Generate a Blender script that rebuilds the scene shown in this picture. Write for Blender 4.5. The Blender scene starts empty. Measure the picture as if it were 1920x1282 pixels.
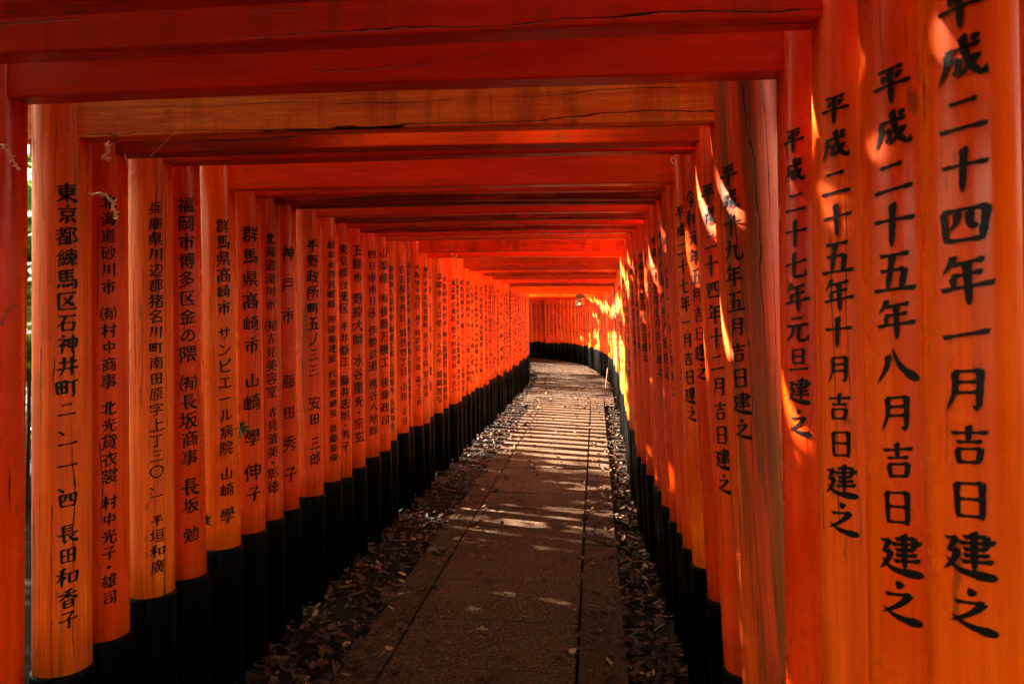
import bpy, bmesh, math, random
from mathutils import Vector, Matrix, noise

random.seed(7)
R = math.radians
scene = bpy.context.scene
COL = scene.collection

# ------------------------------------------------------------------ camera
EYE = 1.55
FPX = 1400.0            # focal length in pixels of the 1920 px wide photograph
cam_d = bpy.data.cameras.new('camera')
cam = bpy.data.objects.new('camera', cam_d)
COL.objects.link(cam)
cam.location = (0, 0, EYE)
cam.rotation_euler = (R(90), 0, 0)
cam_d.sensor_width = 36.0
cam_d.lens = FPX / 1920 * 36
cam_d.shift_y = -50 / 1920
cam_d.clip_start = 0.03
cam_d.clip_end = 3000
cam_d.dof.use_dof = True
cam_d.dof.focus_distance = 4.5
cam_d.dof.aperture_fstop = 8.0
scene.camera = cam

# ------------------------------------------------------------------ light
SUN_EL = R(31)
SUN_H = Vector((-0.925, 0.378, 0)).normalized()      # horizontal direction towards the sun
world = bpy.data.worlds.new('World')
scene.world = world
world.use_nodes = True
wn = world.node_tree
bg = wn.nodes['Background']
sky = wn.nodes.new('ShaderNodeTexSky')
sky.sky_type = 'NISHITA'
sky.sun_disc = False
sky.sun_elevation = SUN_EL
sky.sun_rotation = math.atan2(SUN_H.x, SUN_H.y)
warm = wn.nodes.new('ShaderNodeMix')       # the photograph's warm white balance
warm.data_type = 'RGBA'
warm.blend_type = 'MULTIPLY'
warm.inputs[0].default_value = 1
warm.inputs[7].default_value = (1.0, .80, .46, 1)
wn.links.new(sky.outputs[0], warm.inputs[6])
wn.links.new(warm.outputs[2], bg.inputs[0])
bg.inputs[1].default_value = 0.06
sd = bpy.data.lights.new('sun', 'SUN')
sd.energy = 5.0
sd.angle = R(0.5)
sd.color = (1.0, 0.94, 0.82)
so = bpy.data.objects.new('sun', sd)
COL.objects.link(so)
to_sun = Vector((SUN_H.x * math.cos(SUN_EL), SUN_H.y * math.cos(SUN_EL), math.sin(SUN_EL)))
so.rotation_euler = (-to_sun).to_track_quat('-Z', 'Y').to_euler()
so.location = (-20, 10, 20)

scene.view_settings.view_transform = 'Standard'
scene.view_settings.look = 'None'
scene.view_settings.gamma = 1
scene.view_settings.use_curve_mapping = False
scene.view_settings.exposure = 4.85
scene.render.engine = 'CYCLES'
scene.cycles.use_denoising = True
scene.cycles.max_bounces = 10
scene.cycles.diffuse_bounces = 7
scene.cycles.glossy_bounces = 3
scene.cycles.sample_clamp_indirect = 8
scene.cycles.caustics_reflective = False
scene.cycles.caustics_refractive = False

# ------------------------------------------------------------------ helpers
def link(o, parent=None):
    COL.objects.link(o)
    if parent is not None:
        o.parent = parent
    return o

def mesh_obj(name, verts, faces, mat, parent=None, smooth=False):
    me = bpy.data.meshes.new(name)
    me.from_pydata(verts, [], faces)
    if mat is not None:
        me.materials.append(mat)
    if smooth:
        me.polygons.foreach_set('use_smooth', [True] * len(me.polygons))
    me.update()
    return link(bpy.data.objects.new(name, me), parent)

def tag(o, label, cat, group=None):
    o['label'] = label
    o['category'] = cat
    if group:
        o['group'] = group
    return o

def structure(o):
    o['kind'] = 'structure'
    return o

class MB:
    def __init__(s):
        s.v, s.f = [], []
    def add(s, vs, fs):
        b = len(s.v)
        s.v += [tuple(v) for v in vs]
        s.f += [tuple(i + b for i in f) for f in fs]
    def box(s, x0, x1, y0, y1, z0, z1, ch=0.0, M=None):
        """box with its twelve edges chamfered by ch"""
        if ch <= 0:
            vs = [Vector((x, y, z)) for x in (x0, x1) for y in (y0, y1) for z in (z0, z1)]
            fs = [(0, 1, 3, 2), (4, 6, 7, 5), (0, 4, 5, 1), (2, 3, 7, 6), (0, 2, 6, 4), (1, 5, 7, 3)]
        else:
            bm = bmesh.new()
            bmesh.ops.create_cube(bm, size=1)
            for v in bm.verts:
                v.co = Vector((x0 + (v.co.x + .5) * (x1 - x0), y0 + (v.co.y + .5) * (y1 - y0), z0 + (v.co.z + .5) * (z1 - z0)))
            bmesh.ops.bevel(bm, geom=list(bm.edges), offset=ch, segments=2, profile=.5, affect='EDGES')
            bm.verts.index_update()
            vs = [v.co.copy() for v in bm.verts]
            fs = [[v.index for v in f.verts] for f in bm.faces]
            bm.free()
        if M is not None:
            vs = [M @ v for v in vs]
        s.add(vs, fs)
    def tube(s, pts, rads, n=8):
        rings = []
        pts = [Vector(p) for p in pts]
        for i, p in enumerate(pts):
            d = (pts[min(i + 1, len(pts) - 1)] - pts[max(i - 1, 0)]).normalized()
            a = d.cross(Vector((.31, .17, .93)))
            if a.length < .05:
                a = d.cross(Vector((1, 0, 0)))
            a.normalize()
            b = d.cross(a)
            rings.append([p + (a * math.cos(2 * math.pi * k / n) + b * math.sin(2 * math.pi * k / n)) * rads[i] for k in range(n)])
        vs = [v for r in rings for v in r]
        fs = []
        for i in range(len(pts) - 1):
            for k in range(n):
                fs.append((i * n + k, i * n + (k + 1) % n, (i + 1) * n + (k + 1) % n, (i + 1) * n + k))
        fs.append(tuple(range(n - 1, -1, -1)))
        fs.append(tuple((len(pts) - 1) * n + k for k in range(n)))
        s.add(vs, fs)
    def build(s, name, mat, parent=None, smooth=False):
        return mesh_obj(name, s.v, s.f, mat, parent, smooth)

# ------------------------------------------------------------------ materials
def newmat(name):
    m = bpy.data.materials.new(name)
    m.use_nodes = True
    nt = m.node_tree
    return m, nt, nt.nodes['Principled BSDF']

def N(nt, typ, **kw):
    n = nt.nodes.new(typ)
    for k, v in kw.items():
        setattr(n, k, v)
    return n

def mathn(nt, op, a, b=None, c=None):
    n = nt.nodes.new('ShaderNodeMath')
    n.operation = op
    for i, x in enumerate((a, b, c)):
        if x is None:
            continue
        if isinstance(x, (int, float)):
            n.inputs[i].default_value = x
        else:
            nt.links.new(x, n.inputs[i])
    return n.outputs[0]

def ramp(nt, src, stops):
    n = nt.nodes.new('ShaderNodeValToRGB')
    nt.links.new(src, n.inputs[0])
    els = n.color_ramp.elements
    while len(els) < len(stops):
        els.new(.5)
    for e, (p, c) in zip(els, stops):
        e.position = p
        e.color = (c, c, c, 1) if isinstance(c, (int, float)) else (*c, 1)
    return n.outputs[0]

def mixc(nt, fac, a, b, mode='MIX'):
    n = nt.nodes.new('ShaderNodeMix')
    n.data_type = 'RGBA'
    n.blend_type = mode
    if isinstance(fac, (int, float)):
        n.inputs[0].default_value = fac
    else:
        nt.links.new(fac, n.inputs[0])
    for i, x in ((6, a), (7, b)):
        if isinstance(x, tuple):
            n.inputs[i].default_value = (*x, 1)
        else:
            nt.links.new(x, n.inputs[i])
    return n.outputs[2]

def tex_noise(nt, vec, scale, detail=4, rough=.55, dist=0):
    n = nt.nodes.new('ShaderNodeTexNoise')
    n.inputs['Scale'].default_value = scale
    n.inputs['Detail'].default_value = detail
    n.inputs['Roughness'].default_value = rough
    n.inputs['Distortion'].default_value = dist
    if vec is not None:
        nt.links.new(vec, n.inputs['Vector'])
    return n.outputs[0]

def obj_vec(nt, scale):
    """object coordinates, shifted by a random amount for each object, stretched along the grain"""
    tc = nt.nodes.new('ShaderNodeTexCoord')
    oi = nt.nodes.new('ShaderNodeObjectInfo')
    sh = nt.nodes.new('ShaderNodeVectorMath')
    sh.operation = 'MULTIPLY_ADD'
    cv = nt.nodes.new('ShaderNodeCombineXYZ')
    for i in range(3):
        nt.links.new(oi.outputs['Random'], cv.inputs[i])
    nt.links.new(cv.outputs[0], sh.inputs[0])
    sh.inputs[1].default_value = (37.0, 61.0, 83.0)
    nt.links.new(tc.outputs['Object'], sh.inputs[2])
    mp = nt.nodes.new('ShaderNodeMapping')
    mp.inputs['Scale'].default_value = scale
    nt.links.new(sh.outputs[0], mp.inputs[0])
    return sh.outputs[0], mp.outputs[0], oi.outputs['Color']

def mixv(nt, v, axis):
    m = nt.nodes.new('ShaderNodeMapping')
    m.inputs['Scale'].default_value = {'z': (1, 1, .22), 'x': (.22, 1, 1)}[axis]
    nt.links.new(v, m.inputs[0])
    return m.outputs[0]

def vermilion(name, axis, wear, crack, rough, bare=0.0, c0=(.84, .088, .0008), c1=(.72, .050, .0006)):
    """painted timber: axis = grain axis, wear = dark stains, crack = open checks along the grain, bare = wood showing through"""
    m, nt, p = newmat(name)
    grain = {'z': (1, 1, .045), 'x': (.09, 1, 1)}[axis]
    v0, vg, oc = obj_vec(nt, grain)
    base = mixc(nt, ramp(nt, tex_noise(nt, v0, 3.0, 5), [(.3, 0.0), (.7, 1.0)]), c0, c1)
    base = mixc(nt, ramp(nt, tex_noise(nt, vg, 34, 6, .65), [(.38, 0.0), (.72, .7)]), base, (.46, .030, .002))
    base = mixc(nt, ramp(nt, tex_noise(nt, vg, 16, 5, .6), [(.55, 0.0), (.75, .55)]), base, tuple(min(.9, q * k_) for q, k_ in zip(c0, (1.02, 1.55, 2.5))))
    base = mixc(nt, 1.0, base, oc, 'MULTIPLY')
    if bare > 0:
        fb = ramp(nt, tex_noise(nt, vg, 9 if axis == 'z' else 14, 7, .68, .4), [(.62 - .3 * bare, 0.0), (.70 - .3 * bare, 1.0)])
        wood = mixc(nt, tex_noise(nt, vg, 40, 4), (.30, .080, .010), (.06, .016, .004))
        base = mixc(nt, fb, base, wood)
    st = ramp(nt, tex_noise(nt, v0, 2.2 if axis == 'z' else 4.5, 6, .68), [(.64 - .16 * wear, 0.0), (.84 - .16 * wear, min(.9, .2 + .7 * wear))])
    st2 = ramp(nt, tex_noise(nt, vg, 14, 5, .6), [(.3, .2), (.7, 1.0)])
    base = mixc(nt, mathn(nt, 'MULTIPLY', st, st2), base, (.16, .040, .010))
    if axis == 'x' and wear > .3:
        # run-off stains: down the face of the beam
        tcv = nt.nodes.new('ShaderNodeMapping')
        tcv.inputs['Scale'].default_value = (1, 1, .12)
        nt.links.new(v0, tcv.inputs[0])
        dr = ramp(nt, tex_noise(nt, tcv.outputs[0], 11, 6, .68), [(.50, 0.0), (.62, .8 * wear)])
        base = mixc(nt, dr, base, (.13, .032, .008))
    # fine grain and brush marks
    mpf = nt.nodes.new('ShaderNodeMapping')
    mpf.inputs['Scale'].default_value = {'z': (1, 1, .03), 'x': (.03, 1, 1)}[axis]
    nt.links.new(v0, mpf.inputs[0])
    fg = tex_noise(nt, mpf.outputs[0], 95, 4, .7)
    base = mixc(nt, ramp(nt, fg, [(.44, .12 + .42 * wear), (.56, 0.0)]), base, (.42, .028, .002))
    bl = tex_noise(nt, mixv(nt, v0, axis), 13, 6, .75)
    base = mixc(nt, ramp(nt, bl, [(.54, 0.0), (.60, .08 + .42 * wear)]), base, (.46, .055, .006))
    # small chips and dirt specks
    sp = ramp(nt, tex_noise(nt, mixv(nt, v0, axis), 38, 3), [(.66, 0.0), (.73, .75)])
    base = mixc(nt, sp, base, (.20, .045, .008))
    # open checks along the grain
    tcr = nt.nodes.new('ShaderNodeTexCoord')
    oir = nt.nodes.new('ShaderNodeObjectInfo')
    sep = nt.nodes.new('ShaderNodeSeparateXYZ')
    nt.links.new(tcr.outputs['Object'], sep.inputs[0])
    if axis == 'z':
        w = mathn(nt, 'MULTIPLY', mathn(nt, 'ARCTAN2', sep.outputs[1], sep.outputs[0]), .078)
    else:
        w = mathn(nt, 'ADD', sep.outputs[2], mathn(nt, 'MULTIPLY', sep.outputs[1], .8))
    w = mathn(nt, 'ADD', w, mathn(nt, 'MULTIPLY', oir.outputs['Random'], 7.3))
    mpw = nt.nodes.new('ShaderNodeMapping')
    mpw.inputs['Scale'].default_value = {'z': (1, 1, .16), 'x': (.16, 1, 1)}[axis]
    nt.links.new(v0, mpw.inputs[0])
    w = mathn(nt, 'ADD', w, mathn(nt, 'MULTIPLY', tex_noise(nt, mpw.outputs[0], 9, 4, .6), .07))
    vo = nt.nodes.new('ShaderNodeTexVoronoi')
    vo.voronoi_dimensions = '1D'
    vo.feature = 'DISTANCE_TO_EDGE'
    vo.inputs['Scale'].default_value = 24 if axis == 'z' else 15
    nt.links.new(w, vo.inputs['W'])
    mpq = nt.nodes.new('ShaderNodeMapping')
    mpq.inputs['Scale'].default_value = {'z': (1, 1, .25), 'x': (.25, 1, 1)}[axis]
    nt.links.new(v0, mpq.inputs[0])
    wide = mathn(nt, 'MULTIPLY', ramp(nt, tex_noise(nt, mpq.outputs[0], 10, 3), [(.3, .15), (.75, 1.0)]), .062 if axis == 'z' else .045)
    ln = mathn(nt, 'SUBTRACT', 1.0, mathn(nt, 'MINIMUM', mathn(nt, 'DIVIDE', vo.outputs['Distance'], wide), 1.0))
    ln = ramp(nt, ln, [(0.0, 0.0), (.5, 1.0)])
    mpm = nt.nodes.new('ShaderNodeMapping')
    mpm.inputs['Scale'].default_value = {'z': (1, 1, .3), 'x': (.3, 1, 1)}[axis]
    nt.links.new(v0, mpm.inputs[0])
    msk = ramp(nt, tex_noise(nt, mpm.outputs[0], 8, 2), [(.66 - .22 * crack, 0.0), (.70 - .22 * crack, 1.0)])
    ck = mathn(nt, 'MULTIPLY', ln, msk)
    base = mixc(nt, ck, base, (.018, .006, .003))
    nt.links.new(base, p.inputs['Base Color'])
    rr = ramp(nt, tex_noise(nt, v0, 7, 4), [(.3, rough - .06), (.7, rough + .12)])
    nt.links.new(rr, p.inputs['Roughness'])
    p.inputs['Specular IOR Level'].default_value = .22 if rough > .35 else .28
    bp = nt.nodes.new('ShaderNodeBump')
    bp.inputs['Strength'].default_value = .35
    bp.inputs['Distance'].default_value = .004
    h = mathn(nt, 'SUBTRACT', mathn(nt, 'MULTIPLY', tex_noise(nt, vg, 30, 5), .35), mathn(nt, 'MULTIPLY', ck, 1.2))
    nt.links.new(h, bp.inputs['Height'])
    nt.links.new(bp.outputs[0], p.inputs['Normal'])
    return m

PIL = {'faded': vermilion('vermilion_pillar_faded', 'z', .45, 1.0, .45, .2, (.90, .150, .004), (.80, .098, .003)),
       'new': vermilion('vermilion_pillar_fresh', 'z', .12, .12, .24),
       'mid': vermilion('vermilion_pillar_used', 'z', .32, .65, .38),
       'old': vermilion('vermilion_pillar_old', 'z', .55, 1.0, .46, .35),
       'bare': vermilion('vermilion_pillar_weathered', 'z', .7, 1.3, .5, .58)}
BEA = {'faded': vermilion('vermilion_beam_faded', 'x', .5, 1.2, .5, .0, (.90, .38, .035), (.84, .26, .016)),
       'new': vermilion('vermilion_beam_fresh', 'x', .12, .15, .34),
       'mid': vermilion('vermilion_beam_used', 'x', .45, .6, .42),
       'old': vermilion('vermilion_beam_old', 'x', .8, .9, .5, .12),
       'bare': vermilion('vermilion_beam_weathered', 'x', .9, 1.0, .55, .25)}

def black_paint():
    m, nt, p = newmat('black_base_paint')
    v0, vg, oc = obj_vec(nt, (1, 1, .06))
    b = mixc(nt, ramp(nt, tex_noise(nt, vg, 18, 5), [(.4, 0.0), (.8, 1.0)]), (.0014, .0013, .0012), (.004, .0032, .0026))
    b = mixc(nt, ramp(nt, tex_noise(nt, v0, 14, 5), [(.62, 0.0), (.75, .7)]), b, (.009, .006, .004))
    nt.links.new(b, p.inputs['Base Color'])
    p.inputs['Roughness'].default_value = .3
    p.inputs['Specular IOR Level'].default_value = .025
    bp = nt.nodes.new('ShaderNodeBump')
    bp.inputs['Strength'].default_value = .3
    bp.inputs['Distance'].default_value = .003
    nt.links.new(tex_noise(nt, vg, 30, 4), bp.inputs['Height'])
    nt.links.new(bp.outputs[0], p.inputs['Normal'])
    return m

def ink_mat():
    m, nt, p = newmat('black_ink')
    v0, vg, oc = obj_vec(nt, (1, 1, .3))
    b = mixc(nt, ramp(nt, tex_noise(nt, v0, 45, 4), [(.6, 0.0), (.75, .55)]), (.004, .0035, .003), (.02, .006, .003))
    nt.links.new(b, p.inputs['Base Color'])
    p.inputs['Roughness'].default_value = .4
    p.inputs['Specular IOR Level'].default_value = .15
    return m

def stone_mat(name, c0, c1, speck):
    m, nt, p = newmat(name)
    tc = N(nt, 'ShaderNodeTexCoord')
    v = tc.outputs['Object']
    gi = N(nt, 'ShaderNodeNewGeometry')
    b = mixc(nt, tex_noise(nt, v, 2.3, 6, .65), c0, c1)
    b = mixc(nt, mathn(nt, 'MULTIPLY', gi.outputs['Random Per Island'], .5), b, tuple(x * .55 for x in c0))
    b = mixc(nt, ramp(nt, tex_noise(nt, v, 60, 4, .7), [(.40, .95), (.56, 0.0)]), b, tuple(x * .30 for x in c0))
    b = mixc(nt, ramp(nt, tex_noise(nt, v, 75, 3), [(.57, 0.0), (.66, speck)]), b, tuple(min(.6, x * 1.9) for x in c1))
    b = mixc(nt, ramp(nt, tex_noise(nt, v, 5, 5, .7), [(.5, 0.0), (.72, .7)]), b, (.045, .028, .016))
    nt.links.new(b, p.inputs['Base Color'])
    p.inputs['Roughness'].default_value = .9
    p.inputs['Specular IOR Level'].default_value = .1
    bp = N(nt, 'ShaderNodeBump')
    bp.inputs['Strength'].default_value = 1.0
    bp.inputs['Distance'].default_value = .010
    nt.links.new(mathn(nt, 'ADD', tex_noise(nt, v, 85, 4, .65), mathn(nt, 'MULTIPLY', tex_noise(nt, v, 9, 3), .6)), bp.inputs['Height'])
    nt.links.new(bp.outputs[0], p.inputs['Normal'])
    return m

def soil_mat():
    m, nt, p = newmat('dark_soil')
    tc = N(nt, 'ShaderNodeTexCoord')
    v = tc.outputs['Object']
    b = mixc(nt, tex_noise(nt, v, 9, 8, .7), (.004, .0025, .0015), (.018, .010, .006))
    vo = N(nt, 'ShaderNodeTexVoronoi')
    vo.inputs['Scale'].default_value = 42
    nt.links.new(v, vo.inputs['Vector'])
    b = mixc(nt, ramp(nt, vo.outputs['Distance'], [(.2, .7), (.6, 0.0)]), b, (.03, .019, .012))
    nt.links.new(b, p.inputs['Base Color'])
    p.inputs['Roughness'].default_value = .95
    p.inputs['Specular IOR Level'].default_value = .05
    bp = N(nt, 'ShaderNodeBump')
    bp.inputs['Strength'].default_value = 1
    bp.inputs['Distance'].default_value = .03
    nt.links.new(tex_noise(nt, v, 30, 6, .7), bp.inputs['Height'])
    nt.links.new(bp.outputs[0], p.inputs['Normal'])
    return m

def island_mat(name, stops, rough=.6, trans=0.0):
    m, nt, p = newmat(name)
    gi = N(nt, 'ShaderNodeNewGeometry')
    c = ramp(nt, gi.outputs['Random Per Island'], stops)
    nt.links.new(c, p.inputs['Base Color'])
    p.inputs['Roughness'].default_value = rough
    p.inputs['Specular IOR Level'].default_value = .12
    if trans > 0:
        out = nt.nodes['Material Output']
        tr = N(nt, 'ShaderNodeBsdfTranslucent')
        nt.links.new(c, tr.inputs[0])
        mx = N(nt, 'ShaderNodeMixShader')
        mx.inputs[0].default_value = trans
        nt.links.new(p.outputs[0], mx.inputs[1])
        nt.links.new(tr.outputs[0], mx.inputs[2])
        nt.links.new(mx.outputs[0], out.inputs[0])
    return m

def plain(name, col, rough=.6):
    m, nt, p = newmat(name)
    tc = N(nt, 'ShaderNodeTexCoord')
    c = mixc(nt, tex_noise(nt, tc.outputs['Object'], 25, 4), tuple(x * .75 for x in col), tuple(min(.9, x * 1.2) for x in col))
    nt.links.new(c, p.inputs['Base Color'])
    p.inputs['Roughness'].default_value = rough
    return m

M_BASE = black_paint()
M_INK = ink_mat()
M_SLAB = stone_mat('path_stone', (.042, .016, .005), (.105, .048, .018), .6)
M_KERB = stone_mat('kerb_stone', (.038, .0145, .0045), (.095, .043, .016), .5)
M_SOIL = soil_mat()
M_LEAF = island_mat('dry_leaf', [(0, (.014, .005, .002)), (.4, (.040, .014, .005)), (.65, (.075, .026, .008)), (.85, (.030, .010, .004)), (.93, (.14, .060, .018)), (1, (.28, .15, .055))], .5)
M_GREEN = island_mat('green_leaf', [(0, (.06, .11, .015)), (.5, (.11, .18, .025)), (1, (.18, .23, .04))], .5, .35)
M_BARK = plain('bark', (.10, .07, .05), .9)
M_STRAW = plain('straw', (.74, .56, .28), .6)
M_DARKW = plain('dark_lantern_wood', (.10, .035, .015), .5)
M_PAPER = plain('lantern_paper', (.50, .27, .09), .7)
M_STICK = plain('reddish_wood', (.13, .035, .014), .8)

# ------------------------------------------------------------------ centreline of the tunnel (the line the viewer walks)
def heading(s):
    if s < 14:
        return R(6.4)
    if s < 22:
        return R(6.4 - ((s - 14) / 8) ** 1.2 * 8.4)
    if s < 25:
        return R(-2 - (s - 22) / 3 * 17)
    if s < 32:
        return R(-19 - (s - 25) * 10.5)
    return R(-92)

DS = .05
_pts = []
x = y = 0.0
s = 0.0
while s < 40:
    _pts.append((x, y, heading(s)))
    h = heading(s + DS / 2)
    x += math.sin(h) * DS
    y += math.cos(h) * DS
    s += DS

def frame(s):
    """point and heading on the centreline; s may be negative (behind the viewer)"""
    if s < 0:
        h = R(6.4)
        return math.sin(h) * s, math.cos(h) * s, h
    i = min(int(s / DS), len(_pts) - 1)
    px, py, h = _pts[i]
    r = s - i * DS
    return px + math.sin(h) * r, py + math.cos(h) * r, h

def at(s, off, z=0.0):
    px, py, h = frame(s)
    return Vector((px + math.cos(h) * off, py - math.sin(h) * off, z))

# ------------------------------------------------------------------ brush lettering
# strokes drawn on a 100 x 100 square, y downwards; styles: h horizontal, v vertical, p sweep left, n sweep right, d dot, k hook
BRUSH = {
 '平': 'h 22 20 78 16;d 30 30 39 45;p 72 27 61 45;h 8 58 93 52;v 50 18 50 99',
 '成': 'h 24 32 82 26;p 27 31 25 60 9 94;h 27 53 48 50;v 48 50 45 78;k 45 78 36 71;v 53 4 60 45 74 74 89 88;k 89 88 93 68;p 79 45 65 68 44 87;d 68 7 79 17',
 '二': 'h 25 28 75 23;h 7 80 94 74',
 '三': 'h 22 18 78 13;h 28 49 72 45;h 6 87 94 81',
 '十': 'h 9 43 93 38;v 50 4 50 98',
 '四': 'v 14 22 22 84;h 14 24 87 19;v 86 19 80 82;p 40 25 38 45 27 60;v 60 23 60 46 66 53 74 52;h 22 80 81 78',
 '年': 'p 33 2 25 18 9 35;h 28 20 83 15;h 27 42 79 38;v 28 42 30 64;h 5 67 96 61;v 54 17 54 100',
 '一': 'h 6 53 94 47',
 '月': 'p 28 9 28 55 11 97;h 28 11 76 8;v 76 8 74 92;k 74 92 61 84;h 30 34 73 32;h 29 57 73 55',
 '吉': 'h 11 23 89 18;v 50 2 50 42;h 24 44 77 41;v 26 60 31 98;h 26 61 75 58;v 75 58 70 95;h 31 92 70 91',
 '日': 'v 24 9 26 94;h 24 12 77 9;v 77 9 76 97;h 26 48 75 47;h 26 89 76 88',
 '建': 'h 42 15 81 11;v 81 11 79 38;h 34 27 95 22;h 42 39 80 36;h 42 51 85 48;h 38 64 91 60;v 60 2 60 80;h 7 22 29 18;p 29 18 20 34 11 47;h 11 47 31 42;p 31 42 22 66 3 86;n 9 60 35 82 98 92',
 '之': 'd 44 4 56 18;h 20 37 73 31;p 73 31 50 56 10 82;n 14 66 45 82 98 92',
 '五': 'h 19 15 81 11;v 48 13 38 90;h 21 49 73 45;v 73 45 67 90;h 5 92 96 87',
 '八': 'p 38 24 30 55 6 88;n 48 12 62 50 98 86',
 '元': 'h 28 18 73 13;h 7 43 93 37;p 38 42 34 70 6 97;v 60 40 58 78 66 92 91 90;k 91 90 93 70',
 '旦': 'v 27 8 29 68;h 27 10 74 7;v 74 7 73 68;h 29 37 72 36;h 29 64 72 63;h 5 91 96 86',
 '七': 'h 5 50 93 34;v 46 5 44 74 52 90 87 88;k 87 88 90 66',
 '九': 'p 38 5 35 50 5 94;h 12 37 66 30;v 66 30 64 74 74 90 92 87;k 92 87 95 64',
 '六': 'd 45 4 55 18;h 7 35 93 29;p 37 48 26 72 7 94;n 58 46 74 68 92 91',
 '令': 'p 50 2 32 28 4 49;n 51 8 68 30 97 46;d 44 36 56 47;h 28 59 74 54;p 74 54 58 76;v 48 58 50 99',
 '和': 'p 42 5 28 14 14 18;h 5 37 49 31;v 28 14 28 97;p 28 38 20 55 3 74;d 30 45 43 58;v 57 32 61 82;h 57 34 94 29;v 94 29 89 80;h 61 76 90 74',
 '子': 'h 22 13 75 8;p 75 8 64 22 52 33;v 52 33 54 90;k 54 90 40 82;h 5 51 95 44',
 '田': 'v 15 14 18 94;h 15 16 86 12;v 86 12 83 96;h 18 51 83 48;v 50 14 50 87;h 18 89 83 87',
 '中': 'v 15 28 20 68;h 15 30 86 26;v 86 26 81 66;h 20 63 81 60;v 50 2 50 99',
 '山': 'v 50 7 50 83;v 15 40 18 88;h 18 86 85 83;v 86 36 85 92',
 '川': 'p 22 11 22 50 7 93;v 50 17 50 78;v 82 7 82 98',
 '市': 'd 46 2 55 14;h 7 29 93 23;v 23 44 25 84;h 23 46 78 41;v 78 41 76 80;k 76 80 65 74;v 50 25 50 99',
 '石': 'h 11 19 91 13;p 42 17 32 48 5 77;v 31 50 34 97;h 31 53 84 48;v 84 48 79 94;h 34 90 79 88',
 '井': 'h 13 35 89 29;h 5 65 95 59;p 34 7 34 60 15 98;v 66 5 66 99',
 '町': 'v 7 20 10 78;h 7 22 48 18;v 48 18 46 80;h 10 48 46 46;v 27 20 27 73;h 10 75 46 73;h 54 27 98 21;v 76 24 76 94;k 76 94 61 85',
 '北': 'v 36 9 36 94;h 11 37 36 32;h 5 82 37 70;p 89 22 74 34 58 42;v 58 7 58 78 66 89 92 87;k 92 87 94 67',
 '大': 'h 7 37 93 30;p 50 3 46 45 6 97;n 50 36 64 70 98 94',
 '村': 'h 5 33 45 28;v 26 5 26 98;p 26 34 18 58 3 78;d 28 42 43 58;h 50 33 98 27;v 78 5 78 94;k 78 94 63 85;d 57 48 67 63',
 '有': 'h 7 23 93 17;p 49 2 36 36 5 68;v 34 40 34 99;h 34 42 77 38;v 77 38 76 96;k 76 96 64 89;h 35 58 76 56;h 35 74 76 72',
 '光': 'v 50 3 50 43;d 21 14 33 35;p 81 11 74 24 67 35;h 5 47 95 42;p 38 46 34 72 6 98;v 60 44 60 80 68 92 92 89;k 92 89 94 68',
 '区': 'h 11 15 89 10;v 13 14 16 94;h 16 92 94 88;p 71 23 54 52 26 77;n 33 30 54 56 82 76',
 '司': 'h 13 15 86 10;v 86 10 83 94;k 83 94 68 87;h 9 35 67 31;v 15 52 19 88;h 15 54 64 50;v 64 50 59 86;h 19 82 59 80',
 '長': 'v 28 5 28 53;h 28 10 77 7;h 28 24 73 22;h 28 38 73 36;h 5 55 96 49;v 30 54 30 94;k 30 94 51 80;p 75 58 64 66 54 71;n 48 55 64 80 98 95',
 '京': 'd 46 1 55 13;h 7 25 93 20;v 25 36 28 62;h 25 38 78 34;v 78 34 74 62;h 28 59 74 57;v 50 57 50 96;k 50 96 39 89;p 33 68 24 80 12 92;d 67 66 90 90',
 '東': 'h 9 21 91 15;v 21 32 25 66;h 21 34 82 29;v 82 29 77 64;h 24 48 78 45;h 25 62 77 60;v 50 2 50 99;p 46 62 32 78 4 96;n 54 62 70 82 98 94',
 '高': 'd 46 1 55 12;h 5 21 95 16;v 31 28 34 46;h 31 30 71 27;v 71 27 68 45;h 34 44 68 42;v 13 52 16 99;h 13 54 88 50;v 88 50 86 96;k 86 96 74 90;v 34 64 36 90;h 34 66 69 63;v 69 63 66 88;h 36 87 66 85',
 '馬': 'v 20 7 20 59;h 20 10 79 7;h 20 26 73 23;h 20 41 73 38;v 46 9 46 57;h 20 59 86 54;v 86 54 85 94;k 85 94 71 88;p 15 70 12 82 6 94;d 29 70 35 88;d 45 69 53 85;d 60 67 69 81',
 '神': 'd 23 2 35 13;h 7 28 45 23;p 45 23 28 44 5 64;v 26 45 26 99;d 31 47 43 59;v 53 24 56 70;h 53 26 94 22;v 94 22 90 68;h 56 46 91 43;h 56 66 90 63;v 73 4 73 99',
 '香': 'p 71 2 48 10 25 13;h 7 27 93 22;v 50 9 50 51;p 46 26 30 42 4 56;n 54 26 70 43 97 53;v 29 58 31 99;h 29 60 72 57;v 72 57 71 99;h 31 77 71 75;h 31 95 71 93',
}
PROF = {'h': [(0, .85), (.12, .95), (.3, .62), (.7, .66), (.9, 1.12), (1, .75)],
        'v': [(0, .8), (.08, 1.25), (.25, .98), (.7, .95), (.88, .8), (1, .28)],
        'p': [(0, .8), (.1, 1.2), (.4, .95), (.75, .6), (1, .12)],
        'n': [(0, .35), (.3, .7), (.6, 1.1), (.82, 1.65), (.92, 1.2), (1, .12)],
        'd': [(0, .25), (.45, 1.15), (.8, 1.25), (1, .55)],
        'k': [(0, 1.05), (.4, .8), (1, .1)]}
WID = {'h': .112, 'v': .143, 'p': .138, 'n': .124, 'd': .148, 'k': .130}

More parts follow.
